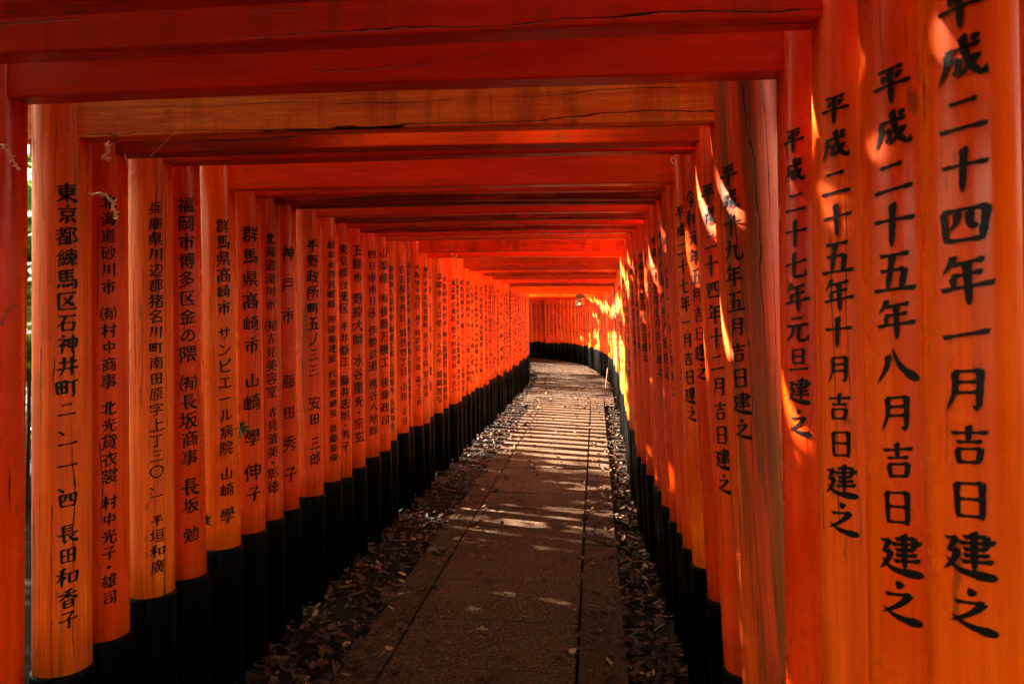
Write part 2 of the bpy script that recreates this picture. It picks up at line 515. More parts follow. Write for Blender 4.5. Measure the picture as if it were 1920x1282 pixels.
def prof(st, t):
    pr = PROF[st]
    for (t0, w0), (t1, w1) in zip(pr, pr[1:]):
        if t <= t1:
            k = (t - t0) / (t1 - t0)
            k = k * k * (3 - 2 * k)
            return w0 + (w1 - w0) * k
    return pr[-1][1]

def catmull(pts, n):
    if len(pts) == 2:
        return [(pts[0][0] + (pts[1][0] - pts[0][0]) * i / n, pts[0][1] + (pts[1][1] - pts[0][1]) * i / n) for i in range(n + 1)]
    P = [pts[0]] + pts + [pts[-1]]
    out = []
    m = len(pts) - 1
    for i in range(n + 1):
        u = i / n * m
        k = min(int(u), m - 1)
        t = u - k
        p0, p1, p2, p3 = P[k], P[k + 1], P[k + 2], P[k + 3]
        out.append(tuple(.5 * (2 * b + (c - a) * t + (2 * a - 5 * b + 4 * c - d) * t * t + (3 * b - a - 3 * c + d) * t ** 3) for a, b, c, d in zip(p0, p1, p2, p3)))
    return out

def brush_glyph(ch):
    vs, fs = [], []
    for st in BRUSH[ch].split(';'):
        w = st.split()
        sty = w[0]
        c = [float(q) for q in w[1:]]
        pts = [((c[i] - 50) / 100, (50 - c[i + 1]) / 100) for i in range(0, len(c), 2)]
        L = sum(math.dist(a, b) for a, b in zip(pts, pts[1:]))
        n = max(6, int(L * 16))
        cl = catmull(pts, n)
        b0 = len(vs)
        for i, (px, py) in enumerate(cl):
            t = i / n
            ax, ay = cl[max(i - 1, 0)]
            bx, by = cl[min(i + 1, n)]
            dx, dy = bx - ax, by - ay
            l = math.hypot(dx, dy) or 1
            nx, ny = -dy / l, dx / l
            # the brush is set down at a slant
            sk = 0.0
            if sty in 'hvp' and i == 0:
                sk = .55
            if sty == 'h' and i == n:
                sk = -.45
            wd = WID[sty] * prof(sty, t) * .5 * (1 + .07 * math.sin(i * 1.7 + px * 9))
            if L < .3 and sty in 'hv':
                wd *= .92
            ox, oy = dx / l * sk * wd, dy / l * sk * wd
            vs.append((px + nx * wd - ox, py + ny * wd - oy))
            vs.append((px - nx * wd + ox, py - ny * wd + oy))
        for i in range(n):
            fs.append((b0 + 2 * i, b0 + 2 * i + 1, b0 + 2 * i + 3, b0 + 2 * i + 2))
    vs = [(a, b + .07 * a) for a, b in vs]
    return vs, fs

def font_glyph(ch):
    cu = bpy.data.curves.new('glyph', 'FONT')
    cu.body = ch
    cu.resolution_u = 3
    cu.fill_mode = 'FRONT'
    o = bpy.data.objects.new('glyph', cu)
    COL.objects.link(o)
    dg = bpy.context.evaluated_depsgraph_get()
    me = bpy.data.meshes.new_from_object(o.evaluated_get(dg))
    bm = bmesh.new()
    bm.from_mesh(me)
    for k in range(1, 8):
        bmesh.ops.bisect_plane(bm, geom=bm.verts[:] + bm.edges[:] + bm.faces[:], plane_co=(k / 8, 0, 0), plane_no=(1, 0, 0))
    bm.verts.index_update()
    vs = []
    for v in bm.verts:
        a, b = v.co.x - .5, v.co.y - .38
        # a hand-brushed wobble, rising to the right
        a2 = a + .022 * math.sin(b * 8 + a * 3 + ord(ch))
        b2 = b + .10 * a + .022 * math.sin(a * 7 + ord(ch) * .7)
        vs.append((a2, b2))
    fs = [tuple(v.index for v in f.verts) for f in bm.faces]
    bm.free()
    n = len(vs)
    # three shifted passes of the brush thicken the strokes, more so across the verticals
    vs = [(a + dx, b + dy) for dx, dy in ((-.017, -.006), (.017, .004), (.002, .014)) for a, b in vs]
    fs = [tuple(i + q * n for i in f) for q in range(3) for f in fs]
    bpy.data.objects.remove(o)
    bpy.data.curves.remove(cu)
    bpy.data.meshes.remove(me)
    return vs, fs

GC = {}
def glyph(ch):
    if ch not in GC:
        GC[ch] = brush_glyph(ch) if ch in BRUSH else font_glyph(ch)
    return GC[ch]

def inscription(text, r, phi0, z_top, z_bot, wid=1.0, jitter=True, cap=.12):
    """text column wrapped on a round pillar of radius r: (verts, faces)"""
    units = [.55 if c == '　' else (.6 if c in '・、' else 1.0) for c in text]
    pitch = (z_top - z_bot) / sum(units)
    size_v = min(pitch * .93, cap)
    size_h = min(size_v * wid, r * 1.35)
    vs, fs = [], []
    z = z_top
    rr = r + .0016
    for c, u in zip(text, units):
        zc = z - pitch * u / 2
        z -= pitch * u
        if c == '　':
            continue
        k = 1.0
        if c in '一二三':
            k = .95
        if c in '日吉旦月田中':
            k = .86
        gx, gf = glyph(c)
        sz = random.uniform(.92, 1.06)
        ro = random.uniform(-.05, .05) if jitter else 0
        du = random.uniform(-.025, .025)
        b0 = len(vs)
        for a, b in gx:
            a, b = a - b * ro + du, b + a * ro
            ang = phi0 + a * size_h * k * sz / r
            vs.append((rr * math.cos(ang), rr * math.sin(ang), zc + b * size_v * sz * (k if k < .9 else 1)))
        fs += [tuple(i + b0 for i in f) for f in gf]
    return vs, fs

# ------------------------------------------------------------------ the gates
PH = 2.62           # pillar height

def pillar_mesh(r, seed, bh):
    n, vs, fs = 30, [], []
    zs = [bh - .06, .7, 1.0, 1.4, 1.8, 2.1, 2.4, PH]
    for z in zs:
        for k in range(n):
            a = 2 * math.pi * k / n
            q = r * (1 - .012 * z) * (1 + .018 * noise.noise(Vector((math.cos(a) * .9 + seed * 7.1, math.sin(a) * .9, z * .8))))
            vs.append((q * math.cos(a), q * math.sin(a), z))
    for i in range(len(zs) - 1):
        for k in range(n):
            fs.append((i * n + k, i * n + (k + 1) % n, (i + 1) * n + (k + 1) % n, (i + 1) * n + k))
    fs.append(tuple(range((len(zs) - 1) * n, len(zs) * n)))
    fs.append(tuple(range(n - 1, -1, -1)))
    return vs, fs

def base_mesh(r, bh):
    n, vs, fs = 30, [], []
    pr = [(-.25, r + .010), (bh - .012, r + .007), (bh - .003, r + .004), (bh, r - .004)]
    for z, q in pr:
        for k in range(n):
            a = 2 * math.pi * k / n
            vs.append((q * math.cos(a), q * math.sin(a), z))
    for i in range(len(pr) - 1):
        for k in range(n):
            fs.append((i * n + k, i * n + (k + 1) % n, (i + 1) * n + (k + 1) % n, (i + 1) * n + k))
    fs.append(tuple(range((len(pr) - 1) * n, len(pr) * n)))
    fs.append(tuple(range(n - 1, -1, -1)))
    return vs, fs

def bent_beam(x0, x1, y0, y1, z0, z1, ch, warp):
    """a sawn beam, cut in lengths so it can be faintly crooked"""
    mb = MB()
    mb.box(x0, x1, y0, y1, z0, z1, ch)
    bm = bmesh.new()
    vsb = [bm.verts.new(v) for v in mb.v]
    for f in mb.f:
        bm.faces.new([vsb[i] for i in f])
    for k in range(1, 8):
        bmesh.ops.bisect_plane(bm, geom=bm.verts[:] + bm.edges[:] + bm.faces[:], plane_co=(x0 + (x1 - x0) * k / 8, 0, 0), plane_no=(1, 0, 0))
    for v in bm.verts:
        v.co.z += warp * noise.noise(Vector((v.co.x * .8, x0 * 31, 3.3)))
        v.co.y += warp * noise.noise(Vector((v.co.x * .8, x0 * 17, 9.3)))
    bm.verts.index_update()
    out = [v.co.copy() for v in bm.verts], [tuple(v.index for v in f.verts) for f in bm.faces]
    bm.free()
    return out

GROUP = 'vermilion gates forming the tunnel'

def px_z(y, depth):
    return EYE - (y - 591) / FPX * depth

def gate(i, s, a, b, leanL, leanR, r, style, label, left=None, right=None, beam_z=2.10, beam_h=.19, tint=(1, 1, 1), bstyle=None, tiltbeam=0.0, rR=None, bh=.51, btint=None):
    """s distance along the path; a, b lateral distance of the inner faces of the left / right pillar at eye height;
    left/right = (text, pixel y of its top, pixel y of its bottom, width)"""
    px, py, h = frame(s)
    g = link(bpy.data.objects.new('torii_gate', None))
    g.empty_display_size = .2
    g.location = (px, py, 0)
    g.rotation_euler = (0, 0, -h)
    tag(g, label, 'torii gate', GROUP)
    col = (*tint, 1)
    bstyle = bstyle or style
    for side, off, lean, ins in ((-1, a, leanL, left), (1, b, leanR, right)):
        rr = (rR or r) if side == 1 else r
        # inner face at eye height -> centre of the foot; lean > 0: the foot goes outwards to the right
        xc = side * (off + rr) + math.tan(R(lean)) * EYE
        vs, fs = pillar_mesh(rr, i * 2 + side, bh)
        p = mesh_obj('pillar', vs, fs, PIL[style if side == -1 or style != 'mixbare' else 'bare'], g, True)
        p.location = (xc, 0, 0)
        p.rotation_euler = (0, R(-lean), 0)
        p.color = col
        vs, fs = base_mesh(rr, bh)
        bo = mesh_obj('base', vs, fs, M_BASE, p, True)
        if ins:
            text, z_t, z_b, wid = ins[:4]
            phi = R(ins[4]) if len(ins) > 4 else (R(-43) if side == -1 else R(-134))
            zz = (z_t + z_b) / 2
            vs, fs = inscription(text, rr * (1 - .012 * zz) * 1.004, phi, z_t, z_b, wid, True, .078 if side == -1 else .12)
            io = mesh_obj('inscription', vs, fs, M_INK, p)
    x0, x1 = -(a + 2 * r + random.uniform(.14, .2)), b + 2 * r + random.uniform(.14, .2)
    d = random.uniform(.030, .036)
    vs, fs = bent_beam(x0, x1, -d, d, beam_z, beam_z + beam_h, .005, .012)
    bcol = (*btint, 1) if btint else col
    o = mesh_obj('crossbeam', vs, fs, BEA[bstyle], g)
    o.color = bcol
    o.rotation_euler = (0, R(tiltbeam), 0)
    mb = MB()
    vs, fs = bent_beam(x0 - .12, x1 + .12, -.04, .04, PH - .012, PH + .10, .006, .006)
    mb.add(vs, fs)
    vs, fs = bent_beam(x0 - .2, x1 + .2, -.055, .055, PH + .103, PH + .19, .008, .006)
    mb.add(vs, fs)
    o = mb.build('top_lintel', BEA[bstyle], g)
    o.color = bcol
    return g

# s, right inner b, right lean, left lean, radius, pillar style, beam style, tint, left text (+px range), right text (+px range), label
W1 = (1, 1, 1)
DEEP = (.86, .72, .8)
ORG = (1.0, 1.3, 1.2)
NEAR = [
 # the three nearest gates: only their right pillars and beams are in view
 (1.07, .445, .9, -.3, .080, 'new', 'old', (1.1, 1.6, 1.2), None, ('平成二十四年一月吉日建之', -42, 1190, 1.05),
  'nearest gate in view, its right pillar dated 平成二十四年一月 filling the edge'),
 (1.30, .445, 1.0, -.3, .080, 'new', 'mid', (1.08, 1.4, 1.1), None, ('平成二十五年八月吉日建之', 112, 1168, 1.0),
  'smooth vermilion gate whose right pillar reads 平成二十五年八月吉日建之'),
 (1.54, .435, 1.0, -.3, .076, 'mid', 'mid', (1.08, 1.45, 1.1), None, ('平成二十五年十月吉日建之', 168, 1004, 1.0),
  'vermilion gate whose right pillar reads 平成二十五年十月吉日建之'),
 (1.80, .427, 1.0, -.5, .076, 'new', 'new', (.88, .58, .8), ('子之', 1095, 1260, .9, -66), ('平成二十七年元旦建之', 232, 820, .95),
  'glossy red gate whose right pillar reads 平成二十七年元旦建之'),
 (2.06, .335, 3.3, .1, .079, 'mixbare', 'faded', (1.0, 1.05, 1.05), ('東京都練馬区石神井町二、一一、四　長田和香子', 340, 1185, 1.0), ('平成十九年五月吉日建之', 300, 822, 1.0),
  'weathered gate with peeling bare wood beside its right pillar inscription 平成十九年五月'),
 (2.24, .315, 3.3, .2, .074, 'mid', 'old', (.95, .85, .9), ('北海道砂川市　㈲村中商事　北光貸衣裳　村中光子・雄司', 362, 1138, .95), ('平成二十四年十二月吉日建之', 336, 925, .9),
  'gate with the left pillar inscription starting 北海道砂川市 and a dark stained crossbeam'),
 (2.50, .345, 3.9, .3, .078, 'faded', 'mid', (1.0, 1.05, 1), ('兵庫県川辺郡猪名川町南田原字上丁三〇、一　平垣和廣', 375, 1078, 1.0), ('平成二十年三月吉日建之', 345, 780, .85, -110),
  'gate whose left pillar inscription starts 兵庫県川辺郡'),
 (2.70, .331, 3.6, 1.0, .076, 'new', 'mid', (.85, .68, .8), ('福岡市博多区金の隈　㈲長坂商事　長坂　勉', 366, 1020, 1.0), ('令和元年五月吉日建之', 352, 712, 1.0),
  'deep red gate whose right pillar carries the only 令和元年五月 date'),
 (2.98, .320, 3.3, 1.0, .078, 'new', 'new', (1.05, 1.55, 1.3), ('群馬県高崎市　サンピエール病院　山崎　學', 408, 982, .95), ('平成二十七年一月吉日建之', 378, 790, .9),
  'bright orange gate whose left pillar names a hospital in 群馬県高崎市'),
 (3.22, .312, 3.2, .8, .075, 'mid', 'mid', (.96, .95, 1), ('群馬県高崎市　山崎　學　伸子', 418, 948, 1.0), ('平成二十年八月吉日建之', 405, 745, .9, -112),
  'gate next past the hospital gate, its left pillar also starting 群馬県高崎市'),
 (3.42, .311, 3.2, .8, .074, 'old', 'old', (1, 1, .95), ('北海道滝川市　㈲吉見美容室　吉見清美・彰徳', 435, 925, .95), ('平成十八年十一月五日建之', 403, 745, .95),
  'gate whose crowded left inscription starts 北海道滝川市'),
 (3.62, .300, 3.0, .7, .074, 'new', 'old', (.85, .7, .8), ('神戸市　　藤田秀子', 446, 920, .95), ('平成八年八月八日建之', 425, 712, .9),
  'gate whose left pillar reads 神戸市 in widely spaced characters'),
 (3.96, .291, 2.9, .7, .077, 'old', 'new', (.95, .85, .9), ('平野政所町五ノ三三　　安田　三郎', 445, 875, .95), ('平成二十七年七月吉日建之', 440, 705, .95),
  'streaky gate whose left pillar starts 平野政所町 in running ink'),
 (4.24, .295, 2.9, .7, .074, 'new', 'old', (.95, .85, .9), ('岐阜市芥見嵯峨　㈲後藤建設　代表取締役　後藤泰伸', 450, 868, .95), ('平成十九年一月吉日建之', 452, 690, .9),
  'gate whose left pillar inscription starts 岐阜市'),
 (4.45, .292, 2.8, .6, .073, 'mid', 'mid', (1, 1.1, 1.05), ('東京都台東区　平井靜江　藤井志明・秀子', 456, 848, .95), ('平成十九年八月吉日建之', 447, 680, 1.0),
  'gate whose left pillar starts 東京都台東区, next to the 岐阜市 gate'),
 (4.72, .267, 2.8, .6, .074, 'mid', 'old', (.92, .82, .9), ('五條市　野原大師　水谷重光・宗玄', 456, 832, 1.0), ('平成十八年六月吉日建之', 470, 678, .95),
  'gate whose left pillar inscription starts 五條市'),
 (5.04, .257, 2.7, .6, .075, 'old', 'new', (.92, .8, .9), ('四日市市日永　伊勢武道　熊谷八地郎', 466, 818, 1.0), ('平成二十一年五月吉日建之', 486, 668, .95),
  'worn gate whose left pillar inscription starts 四日市市'),
 (5.32, .240, 2.7, .6, .073, 'new', 'mid', (1, 1, 1), ('山梨県　㈲後藤万機工　後藤政司', 462, 800, 1.0), ('平成二十七年五月吉日建之', 486, 664, .95),
  'gate whose left pillar inscription starts 山梨県'),
]
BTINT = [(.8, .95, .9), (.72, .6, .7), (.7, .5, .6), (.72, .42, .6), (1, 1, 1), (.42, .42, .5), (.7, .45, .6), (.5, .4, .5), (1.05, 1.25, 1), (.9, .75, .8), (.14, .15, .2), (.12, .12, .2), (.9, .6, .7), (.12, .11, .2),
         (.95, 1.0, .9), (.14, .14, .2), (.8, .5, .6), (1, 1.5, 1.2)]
BEAMZ = [2.13, 2.13, 2.13, 2.11, 2.066, 2.055, 2.085, 2.13, 2.07, 2.08, 2.075, 2.085, 2.09, 2.09, 2.085, 2.09, 2.10, 2.09]
FAR_L = ['静岡県久留米市　㈱建工業　古賀重年　古賀伸也', '名古屋市西区　城西四丁目　山田　吉日', '福岡県久留米市　東建工業㈱　会長　古賀重年', '大阪市中央区　森下時計店　代表　森下三郎',
         '神戸市中央区北野町　宮下硝子店　宮下秀明', '大津市　伊藤　建香', '京都市　そば処　たくみや　畑崎智弘', '大阪府岸和田市　㈱山直運送　坂本貴昭', '東京都台東区　野々村美津枝　千代子',
         '兵庫県山崎町須賀沢　山崎整機㈱　植井啓介', '群馬県桐生市　㈱グッドワン　吉澤英彦', '愛知県岡崎市　㈲三河工業　正田和男', '大阪市　西日本三河㈱　石原　幸仁', '奈良県大和高田市　中村設備　中村光',
         '香川県高松市　高松建設　山田大和', '石川市　柏林富子　井司']
FAR_R = ['平成十九年八月吉日建之', '平成二十一年五月吉日建之', '平成十八年十二月吉日建之', '平成二十七年五月吉日建之', '平成二十四年六月吉日建之', '平成十七年九月吉日建之']
ORD = ['first', 'second', 'third', 'fourth', 'fifth', 'sixth', 'seventh', 'eighth', 'ninth', 'tenth', 'eleventh', 'twelfth', 'thirteenth', 'fourteenth', 'fifteenth', 'sixteenth', 'seventeenth', 'eighteenth',
       'nineteenth']
TENS = {2: ('twentieth', 'twenty'), 3: ('thirtieth', 'thirty'), 4: ('fortieth', 'forty'), 5: ('fiftieth', 'fifty'), 6: ('sixtieth', 'sixty'), 7: ('seventieth', 'seventy'), 8: ('eightieth', 'eighty')}
def ordinal(n):
    if n <= 19:
        return ORD[n - 1]
    t, u = divmod(n, 10)
    return TENS[t][0] if u == 0 else TENS[t][1] + '-' + ORD[u - 1]

k = 0
for (s, b, lr, ll, r, st, bst, tint, lt, rt, label) in NEAR:
    dl = s * .994 + .162 - r * .7
    dr = s * .994 - b * .108 - r * .7
    L_ = (lt[0], px_z(lt[1], dl), px_z(lt[2], dl), *lt[3:]) if lt else None
    R_ = (rt[0], px_z(rt[1], dr), px_z(rt[2], dr), *rt[3:]) if rt else None
    bh_ = .51 if s < 2.2 else (.53 if s < 2.4 else .575 + random.uniform(-.012, .015))
    bz = BEAMZ[k]
    g = gate(k, s, 1.5, b, ll, lr, r, 'mixbare' if st == 'mixbare' else st, label, L_, R_, tint=tint, bstyle=bst,
             beam_z=bz, beam_h=random.uniform(.18, .2), bh=bh_, btint=BTINT[k]) if st != 'mixbare' else None
    if st == 'mixbare':
        PIL['mixbare'] = PIL['faded']
        g = gate(k, s, 1.5, b, ll, lr, r, 'mixbare', label, L_, R_, tint=tint, bstyle=bst, beam_z=BEAMZ[k], beam_h=.2, rR=.090, btint=BTINT[k])
    k += 1

# the straight stretch beyond the readable gates, then the bend to the left
S_FAR = [5.55, 5.86, 6.08, 6.36, 6.62, 6.84, 7.26, 7.50, 7.88, 8.22, 8.54, 8.86, 9.16, 9.48, 9.80]
s = 9.80
while s < 32.5:
    s += random.uniform(.27, .34) if s < 14 else (random.uniform(.33, .40) if s < 20.5 else (random.uniform(.29, .32) if s < 25 else random.uniform(.23, .26)))
    S_FAR.append(s)
LANTERN_S = 20.0
past = 0
bend_no = 0
for n, s in enumerate(S_FAR):
    idx = len(NEAR) + n + 1
    st = random.choice(['new', 'new', 'mid', 'mid', 'old', 'faded'])
    bst = random.choice(['new', 'mid', 'old', 'mid', 'faded', 'new'])
    t = random.random()
    tint = (1, 1.3, 1.2) if t < .4 else ((.97, 1.05, 1) if t < .65 else (1, 1.5, 1.3))
    if s < 6.5:
        tint = tuple(q * m for q, m in zip(tint, (.97, .75, .8)))
    if s < 15.0:
        if n < len(FAR_L):
            place = FAR_L[n].split('　')[0]
            label = 'vermilion gate %s from the near end, in the straight stretch' % ordinal(idx)
        else:
            label = 'vermilion gate %s from the near end, in the straight stretch' % ordinal(idx)
    elif s < LANTERN_S:
        past += 1
        label = 'gate before the hanging lantern, %s from the near end of the tunnel' % ordinal(idx)
    else:
        bend_no += 1
        label = 'small far gate in the left bend, %s gate past the hanging lantern' % ordinal(bend_no)
    lt = FAR_L[n % len(FAR_L)]
    rt = FAR_R[(n * 5 + 1) % len(FAR_R)]
    zt, zb = 1.97 + random.uniform(-.05, .03), .72 + random.uniform(-.06, .1)
    rt_b = zt - len(rt) * .088
    wob = random.uniform(-.02, .02)
    bb = .245 + wob + min(.1, max(0, (s - 5.5) * .012))
    gate(100 + n, s, 1.5 + random.uniform(-.02, .02), bb, .5 + random.uniform(-.4, .4), max(1.2, 2.6 - .1 * (s - 5)) + random.uniform(-.4, .4), random.uniform(.071, .079) if s < 20.5 else .056, st, label,
         (lt, zt, zb, .9), (rt, zt, rt_b, .95), tint=tint, bstyle=bst, beam_z=2.11 + random.uniform(-.06, .10), beam_h=random.uniform(.11, .2), btint=random.choice([(.1, .1, .15), (.22, .2, .25), (.6, .5, .6), (1, 1.1, 1), (1, 1.7, 1.4), (1, 2.1, 1.8)]), bh=.605 + random.uniform(-.03, .03), rR=None if s < 20.5 else random.uniform(.10, .112))

# a few gates just behind the viewer: the tunnel goes on
for n in range(7):
    s = .82 - n * .27
    gate(300 + n, s, 1.5, .445, -.3, 1.0, .078, 'mid', 'vermilion gate at the near end of the tunnel, behind the nearest dated pillar', None, None, beam_z=2.09, beam_h=.19)

# ------------------------------------------------------------------ ground, path
def ribbon(o0, o1, z, s0, s1, ds, bump=0.0, nx=6):
    vs, fs = [], []
    ns = int((s1 - s0) / ds)
    for i in range(ns + 1):
        s = s0 + (s1 - s0) * i / ns
        for j in range(nx + 1):
            o = o0 + (o1 - o0) * j / nx
            p = at(s, o, z)
            p.z += bump * noise.noise(p * 3.0)
            vs.append(p)
    for i in range(ns):
        for j in range(nx):
            q = i * (nx + 1) + j
            fs.append((q, q + 1, q + nx + 2, q + nx + 1))
    return vs, fs

gvs, gfs = [], []
GN = 90
def gcoord(i):
    t = (i / GN - .5) * 2
    return math.copysign(abs(t) ** 3.2 * 400 + abs(t) * 12, t)
for j in range(GN + 1):
    for i in range(GN + 1):
        X, Y = gcoord(i), gcoord(j) + 10
        d = abs(X - 1)
        z = -.05 + .035 * noise.noise(Vector((X * .7, Y * .7, 0)))
        out = max(0.0, math.hypot(X - .5, (Y - 12) * .55) - 12)
        z += min(out * .22, 30) * (.6 + .4 * noise.noise(Vector((X * .05, Y * .05, 4))))
        gvs.append((X, Y, z))
for j in range(GN):
    for i in range(GN):
        q = j * (GN + 1) + i
        gfs.append((q, q + 1, q + GN + 2, q + GN + 1))
structure(mesh_obj('ground', gvs, gfs, M_SOIL, None, True))
vs, fs = ribbon(-1.75, .75, -.012, -2, 36, .12, .012, 14)
structure(mesh_obj('path_verge', vs, fs, M_SOIL, None, True))

def slabs(o0, o1, s0, s1, ln, gap, z, ch, jitter, name, mat):
    mb = MB()
    s = s0
    while s < s1:
        l = ln * random.uniform(1 - jitter, 1 + jitter)
        c = s + l / 2
        px, py, h = frame(c)
        # corners follow the bend
        p = [at(s + gap / 2, o0), at(s + gap / 2, o1), at(s + l - gap / 2, o1), at(s + l - gap / 2, o0)]
        zz = z + random.uniform(-.004, .004)
        tx, ty = random.uniform(-.004, .004), random.uniform(-.003, .003)
        cen = sum(p, Vector()) / 4
        top, mid, bot = [], [], []
        for q, (sx, sy) in zip(p, ((-1, -1), (1, -1), (1, 1), (-1, 1))):
            inn = q + (cen - q).normalized() * ch * 1.4
            zt = zz + tx * sx + ty * sy
            top.append((inn.x, inn.y, zt))
            mid.append((q.x, q.y, zt - ch))
            bot.append((q.x, q.y, -.12))
        mb.add(top + mid + bot, [(0, 1, 2, 3)] + [(i + 4, (i + 1) % 4 + 4, (i + 1) % 4, i) for i in range(4)] + [(i + 8, (i + 1) % 4 + 8, (i + 1) % 4 + 4, i + 4) for i in range(4)])
        s += l
    return structure(mb.build(name, mat))

slabs(-.905, -.085, -2, 13.2, .52, .008, .035, .006, .06, 'path', M_SLAB)
slabs(-.073, .135, -2.3, 13.4, .95, .007, .037, .007, .15, 'kerb', M_KERB)
slabs(-1.09, -.917, -2.1, 12.9, .8, .007, .030, .007, .15, 'kerb', M_KERB)

M_EARTH = stone_mat('packed_earth', (.034, .014, .005), (.075, .036, .015), .5)
vs, fs = ribbon(-1.30, .32, .026, 12.6, 36, .12, .014, 14)
structure(mesh_obj('dirt_path', vs, fs, M_EARTH, None, True))

# ------------------------------------------------------------------ fallen leaves
def leaf(mb, pos, size, yaw, tilt, roll, curl, aspect=.5):
    l, w = size, size * aspect
    pts = [(-l / 2, 0, 0), (-l * .15, w / 2, 0), (l * .22, w * .4, 0), (l / 2, 0, 0), (l * .22, -w * .4, 0), (-l * .15, -w / 2, 0), (-l * .15, 0, -.1 * w), (l * .22, 0, -.1 * w)]
    M = Matrix.Translation(pos) @ Matrix.Rotation(yaw, 4, 'Z') @ Matrix.Rotation(tilt, 4, 'Y') @ Matrix.Rotation(roll, 4, 'X')
    out = []
    for a, b, c in pts:
        c += curl * (a / l) ** 2 * l * 2 + curl * 1.2 * (b / w) ** 2 * w
        out.append(M @ Vector((a, b, c)))
    mb.add(out, [(0, 6, 1), (1, 6, 7, 2), (2, 7, 3), (3, 7, 4), (4, 7, 6, 5), (5, 6, 0)])

mb = MB()
def scatter(n, o0, o1, s0, s1, z, dens=1.0):
    for _ in range(n):
        s = s0 + (s1 - s0) * random.random() ** 1.4
        o = random.uniform(o0, o1)
        p = at(s, o, z)
        if noise.noise(Vector((p.x * 2.2, p.y * 2.2, 5))) < -.15 * dens + random.uniform(-.5, .2):
            continue
        p.z += random.random() ** 2 * .03
        leaf(mb, p, random.uniform(.022, .066), random.uniform(0, 6.3), random.uniform(-.5, .5), random.uniform(-.6, .6), random.uniform(-.2, .5), random.uniform(.35, .6))
scatter(5200, -1.62, -1.03, 1.2, 24, .005)
scatter(1500, -1.62, -1.0, 1.2, 7, .005)
scatter(3600, .10, .52, 1.2, 24, .008)
scatter(1800, .14, .52, 1.2, 7, .008)
scatter(700, -.95, .12, 1.8, 14, .045, 0)
scatter(900, -1.1, .3, 12, 30, .045, 0)
scatter(420, -.1, .14, 1.8, 9, .045, 0)
scatter(700, -1.1, -.8, 1.8, 14, .042, 0)
fl = mb.build('fallen_leaves', M_LEAF)
fl['kind'] = 'stuff'
tag(fl, 'dry brown leaves lying along both edges of the stone path', 'fallen leaves')

mb = MB()
for _ in range(130):
    s, o = random.uniform(1.5, 9), random.choice([random.uniform(-1.55, -1.1), random.uniform(.16, .48)])
    p = at(s, o, .02)
    a = random.uniform(0, 6.3)
    l = random.uniform(.06, .2)
    d = Vector((math.cos(a), math.sin(a), random.uniform(-.05, .15)))
    sd_ = Vector((-d.y, d.x, 0)) * random.uniform(-.3, .3)
    mb.tube([p, p + d * l * .5 + sd_ * l * .3, p + d * l], [.0035, .003, .0015], 5)
tw = mb.build('twigs', M_STICK)
tw['kind'] = 'stuff'
tag(tw, 'thin broken twigs lying among the leaves beside the path', 'twigs')

# ------------------------------------------------------------------ hanging lantern in the bend
lp = at(LANTERN_S, -.12, 2.0)
ln = link(bpy.data.objects.new('hanging_lantern', None))
ln.location = (lp.x, lp.y, 1.82)
ln.rotation_euler = (0, 0, R(25))
tag(ln, 'small paper lantern with a dark wooden roof hanging in the bend', 'lantern')
mb = MB()
n = 6
for k in range(n):
    a = 2 * math.pi * k / n
    ca, sa = math.cos(a), math.sin(a)
    mb.tube([(ca * .135, sa * .135, 0), (ca * .135, sa * .135, .2)], [.009, .009], 6)
    b_ = 2 * math.pi * (k + 1) / n
    for z in (0.0, .1, .2):
        mb.tube([(ca * .135, sa * .135, z), (math.cos(b_) * .135, math.sin(b_) * .135, z)], [.008, .008], 6)
mb.build('frame', M_DARKW, ln)
mb = MB()
vs = [(math.cos(2 * math.pi * k / n) * .128, math.sin(2 * math.pi * k / n) * .128, z) for z in (0.0, .2) for k in range(n)]
mb.add(vs, [(k, (k + 1) % n, (k + 1) % n + n, k + n) for k in range(n)] + [tuple(range(n - 1, -1, -1))])
mb.build('paper_panels', M_PAPER, ln)
mb = MB()
vs = [(math.cos(2 * math.pi * k / n) * q, math.sin(2 * math.pi * k / n) * q, z) for q, z in ((.175, .215), (.175, .225), (.09, .285), (.02, .30)) for k in range(n)]
fs = [(r_ * n + k, r_ * n + (k + 1) % n, (r_ + 1) * n + (k + 1) % n, (r_ + 1) * n + k) for r_ in range(3) for k in range(n)]
mb.add(vs, fs + [tuple(range(n - 1, -1, -1)), tuple(range(3 * n, 4 * n))])
mb.tube([(0, 0, .295), (0, 0, .42)], [.006, .006], 6)
mb.build('roof', M_DARKW, ln)

